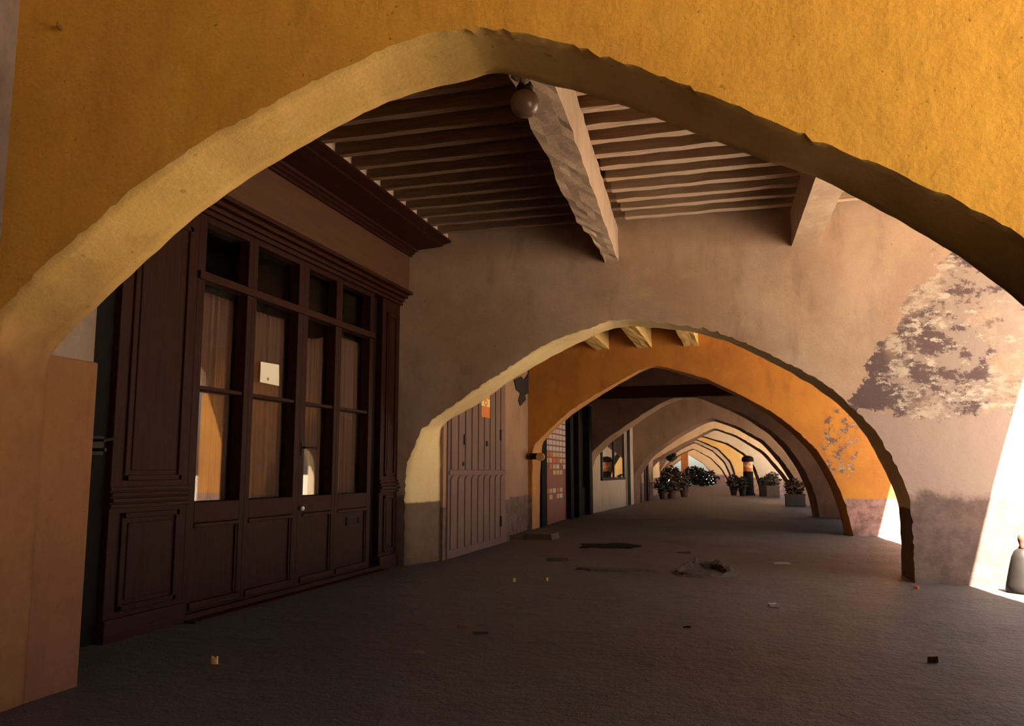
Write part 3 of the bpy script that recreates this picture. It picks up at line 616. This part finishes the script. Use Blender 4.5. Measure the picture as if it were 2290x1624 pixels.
# advertising pillar with plants round its foot
ap = empty('advertising_pillar', (-.18, 50.6, 0), 'stout round pillar with black domed cap and red poster', 'pillar'); x, y = -.18, 50.6
part(MB().lathe([(.36, 0), (.36, .12), (.30, .16), (.28, 1.36), (.30, 1.38)], (x, y, 0), 20), 'base', M['black'], ap)
tp = T('pillar_poster'); tp.out(tp.mix(tp.step(tp.noise(5, 3, .6), .45, .55), (.62, .40, .26), (.55, .12, .05)), .6, .2)
part(MB().lathe([(.27, 1.38), (.27, 1.96)], (x, y, 0), 20), 'poster', tp.m, ap, smooth=True)
part(MB().lathe([(.33, 1.95), (.34, 2.0), (.34, 2.14), (.26, 2.24), (.08, 2.30)], (x, y, 0), 20), 'cap', M['black'], ap)
for i, (dx, dy, s, lab) in enumerate(((-.85, .2, .40, 'dark shrub in a pot just left of the advertising pillar'), (-.35, -.95, .34, 'dark shrub in a pot in front of the advertising pillar'), (.86, -.3, .34, 'dark shrub in a pot just right of the advertising pillar'))):
    potted((x + dx, y + dy, 0), .22, .38, s, s * 1.15, 260, .11, lab, 'leaf', 20 + i, pot='planter')
potted((1.10, 47.6, 0), .3, .62, .42, .42, 300, .12, 'grey leafed plant in a pale square planter beyond the pillar side', 'leafg', 31, box=(.34, .30), pot='grey_box')
potted((.62, 48.9, 0), .26, .62, .30, .22, 160, .10, 'dark low plant in a black box between pillar and pale planter', 'leaf', 33, box=(.24, .24), pot='planter')
hb = empty('hanging_basket', (-4.28, 47.0, 2.2), 'dark ball shaped hanging basket at the left of the far arches', 'basket')
part(foliage((-4.28, 47.0, 2.2), .31, .31, .27, 340, .09, 41), 'foliage', M['leaf'], hb); part(MB().lathe([(.01, -.24), (.2, -.16), (.27, 0), (.2, .16), (.01, .22)], (-4.28, 47.0, 2.2), 14), 'bowl', M['black'], hb); part(MB().tube([(-4.28, 47.0, 2.3), (-4.28, 47.0, 5.3)], .012, 5), 'chain', M['iron'], hb)
# beyond the last arch: low hedges, an ochre pier, the sunlit street
for i, (px, Yh, rx, rz, lab) in enumerate(((1573, 79, 1.5, .75, 'dark clipped hedge between the last two arches'), (1553, 84, 1.1, .95, 'taller dark bush before the last arch'), (1510, 82, .5, .8, 'narrow dark bush left of the far ochre pier'))):
    p = atY(px, 1085, Yh); e = empty('hedge_bush', (p.x, Yh, 0), lab, 'bush')
    part(foliage((p.x, Yh, rz), rx, .8, rz, 700, .2, 60 + i), 'foliage', M['leaf'], e); part(MB().tube([(p.x, Yh, 0), (p.x, Yh, rz)], .08, 6), 'trunk', M['stem'], e)
p = atY(1532, 1060, 86.4)
pier = empty('ochre_pier', (p.x, 86.4, 0), 'square ochre pier standing in the mouth of the last arch', 'pier')
part(MB().box(p.x - .36, p.x + .36, 86.1, 86.7, 0, 5.29), 'shaft', plaster('ochre_red_render', (.50, .20, .06), (.44, .16, .05)), pier, bevel=.02); part(MB().box(p.x - .42, p.x + .42, 86.04, 86.76, 0, .2), 'foot', M['left'], pier, bevel=.02)

# ------------------------------------------------------------------ dark bell-shaped guard at the sunlit foot of the right wall
bl = empty('iron_bollard', (3.05, 11.35, 0), 'dark bell-shaped iron guard in the sun at the right edge', 'bollard')
part(MB().lathe([(.20, 0), (.215, .04), (.205, .10), (.165, .28), (.13, .42), (.10, .49), (.06, .525)], (3.08, 11.35, 0), 24), 'bell', M['iron'], bl, smooth=True)
part(MB().lathe([(.06, .51), (.035, .56), (.05, .62), (.045, .68), (.01, .70)], (3.08, 11.35, 0), 16), 'finial', M['terracotta'], bl, smooth=True)

# ------------------------------------------------------------------ litter and broken paving on the floor
M['crust'] = plain('broken_asphalt_crust', (.12, .09, .07), .9, .1, .4, 20); M['paper'] = plain('dirty_paper', (.55, .50, .42), .8, .1, .1); M['ochre_bit'] = plain('ochre_crumb', (.80, .46, .12), .9, .1); M['chip'] = plain('wood_chip', (.32, .20, .12), .9, .1)
def slab_piece(name, cx_, cy_, rx, ry, h, seed, mat, label, cat, tilt=(0, 0, 0), jag=.22, n=16):
    rnd = random.Random(seed); pts = []
    for i in range(n):
        a = 2 * math.pi * i / n; r = 1 + rnd.uniform(-jag, jag); pts.append((rx * r * math.cos(a), ry * r * math.sin(a)))
    mb = MB(); k = n; v = [(px, py, -.012) for px, py in pts] + [(px * .93, py * .93, h * rnd.uniform(.7, 1.2)) for px, py in pts] + [(0, 0, h * .9)]
    f = [tuple(range(n - 1, -1, -1))] + [(i, (i + 1) % n, n + (i + 1) % n, n + i) for i in range(n)] + [(n + i, n + (i + 1) % n, 2 * n) for i in range(n)]
    o = mb.add(v, f).build(name, mat); o.location = (cx_, cy_, .004); o.rotation_euler = tilt; return tag(o, label, cat)
def crater(cx_, cy_, rx, ry):
    n, rings = 40, [(1.12, -.02), (1.0, .02), (.93, .075), (.80, .06), (.72, -.002), (.45, .012), (.2, .0)]; v = []
    for k, (rr, z) in enumerate(rings):
        for i in range(n):
            a = 2 * math.pi * i / n; back = max(0, math.sin(a + .25)) ; nz = mnoise.noise((math.cos(a) * 2.2, math.sin(a) * 2.2, k * .35 + 3))
            q = rr * (1 + .16 * nz); zz = z * (.45 + 1.1 * back) * (1 + .8 * mnoise.noise((math.cos(a) * 4, math.sin(a) * 4, 8 + k))) if 0 < k < 4 else z + .015 * nz * (k > 3)
            v.append((rx * q * math.cos(a) - .08 * back * (k in (2, 3)), ry * q * math.sin(a), zz))
    v.append((0, 0, .0)); f = [(k * n + i, k * n + (i + 1) % n, (k + 1) * n + (i + 1) % n, (k + 1) * n + i) for k in range(len(rings) - 1) for i in range(n)]
    f += [((len(rings) - 1) * n + i, (len(rings) - 1) * n + (i + 1) % n, len(rings) * n) for i in range(n)] + [tuple(range(n - 1, -1, -1))]
    o = MB().add(v, f).build('broken_paving', M['crust']); o.location = (cx_, cy_, .012); return o
tag(crater(-.70, 12.3, .43, .52), 'heaved crater of broken asphalt with a raised rim under the second arch', 'paving')
slab_piece('broken_paving', -2.65, 16.1, .62, .55, .018, 3, M['black'], 'dark flat patch in the floor before the third arch', 'paving')
slab_piece('broken_paving', -1.95, 12.35, .55, .16, .022, 4, M['crust'], 'thin crust of asphalt left of the heaved lump', 'paving', (0, 0, .1))
for nm, px, py, rx, ry, h, mat, lab, cat in (
    ('paper_scrap', 1750, 1263, .14, .05, .03, 'paper', 'pale crumpled paper scrap on the floor right of the broken asphalt', 'paper'),
    ('paper_scrap', 1730, 1355, .07, .03, .02, 'paper', 'tiny pale paper scrap on the open floor, front right', 'paper'),
    ('crumb', 1150, 1300, .024, .024, .035, 'ochre_bit', 'bright ochre crumb on the floor right of the shopfront', 'crumb'),
    ('crumb', 1222, 1298, .022, .022, .03, 'ochre_bit', 'duller ochre crumb on the floor, right of the bright one', 'crumb'),
    ('wood_chip', 1034, 1400, .055, .012, .015, 'chip', 'thin pale wood chip lying on the floor before the shopfront', 'chip'),
    ('wood_chip', 1072, 1419, .07, .02, .02, 'crust', 'dark chip just right of the pale wood chip', 'chip'),
    ('wood_chip', 938, 1461, .04, .012, .012, 'chip', 'short wood chip nearest the viewer on the floor', 'chip'),
    ('pebble', 480, 1484, .024, .02, .045, 'ochre_bit', 'small tan pebble on the floor by the shopfront plinth', 'stone'),
    ('pebble', 1540, 1408, .05, .035, .03, 'crust', 'dark pebble alone in the middle of the floor', 'stone'),
    ('pebble', 2085, 1478, .04, .03, .03, 'crust', 'dark pebble near the sunlit strip', 'stone'),
    ('paving_chip', 1250, 1253, .18, .05, .03, 'crust', 'flat chip of paving right of the plank door', 'paving'),
    ('paving_chip', 1530, 1238, .12, .06, .03, 'crust', 'small flat chip of paving beyond the heaved lump', 'paving'),
    ('red_scrap', 2050, 1317, .03, .03, .03, 'cardr', 'tiny red scrap at the right foot of the second arch', 'scrap'),
    ('pink_scrap', 1912, 1165, .14, .03, .02, 'paper', 'pinkish scrap at the foot of the third arch', 'paper')):
    p = atZ(px, py); slab_piece(nm, p.x, p.y, rx, ry, h, int(px), M[mat], lab, cat, (0, 0, random.uniform(-.3, .3)), .3, 9)
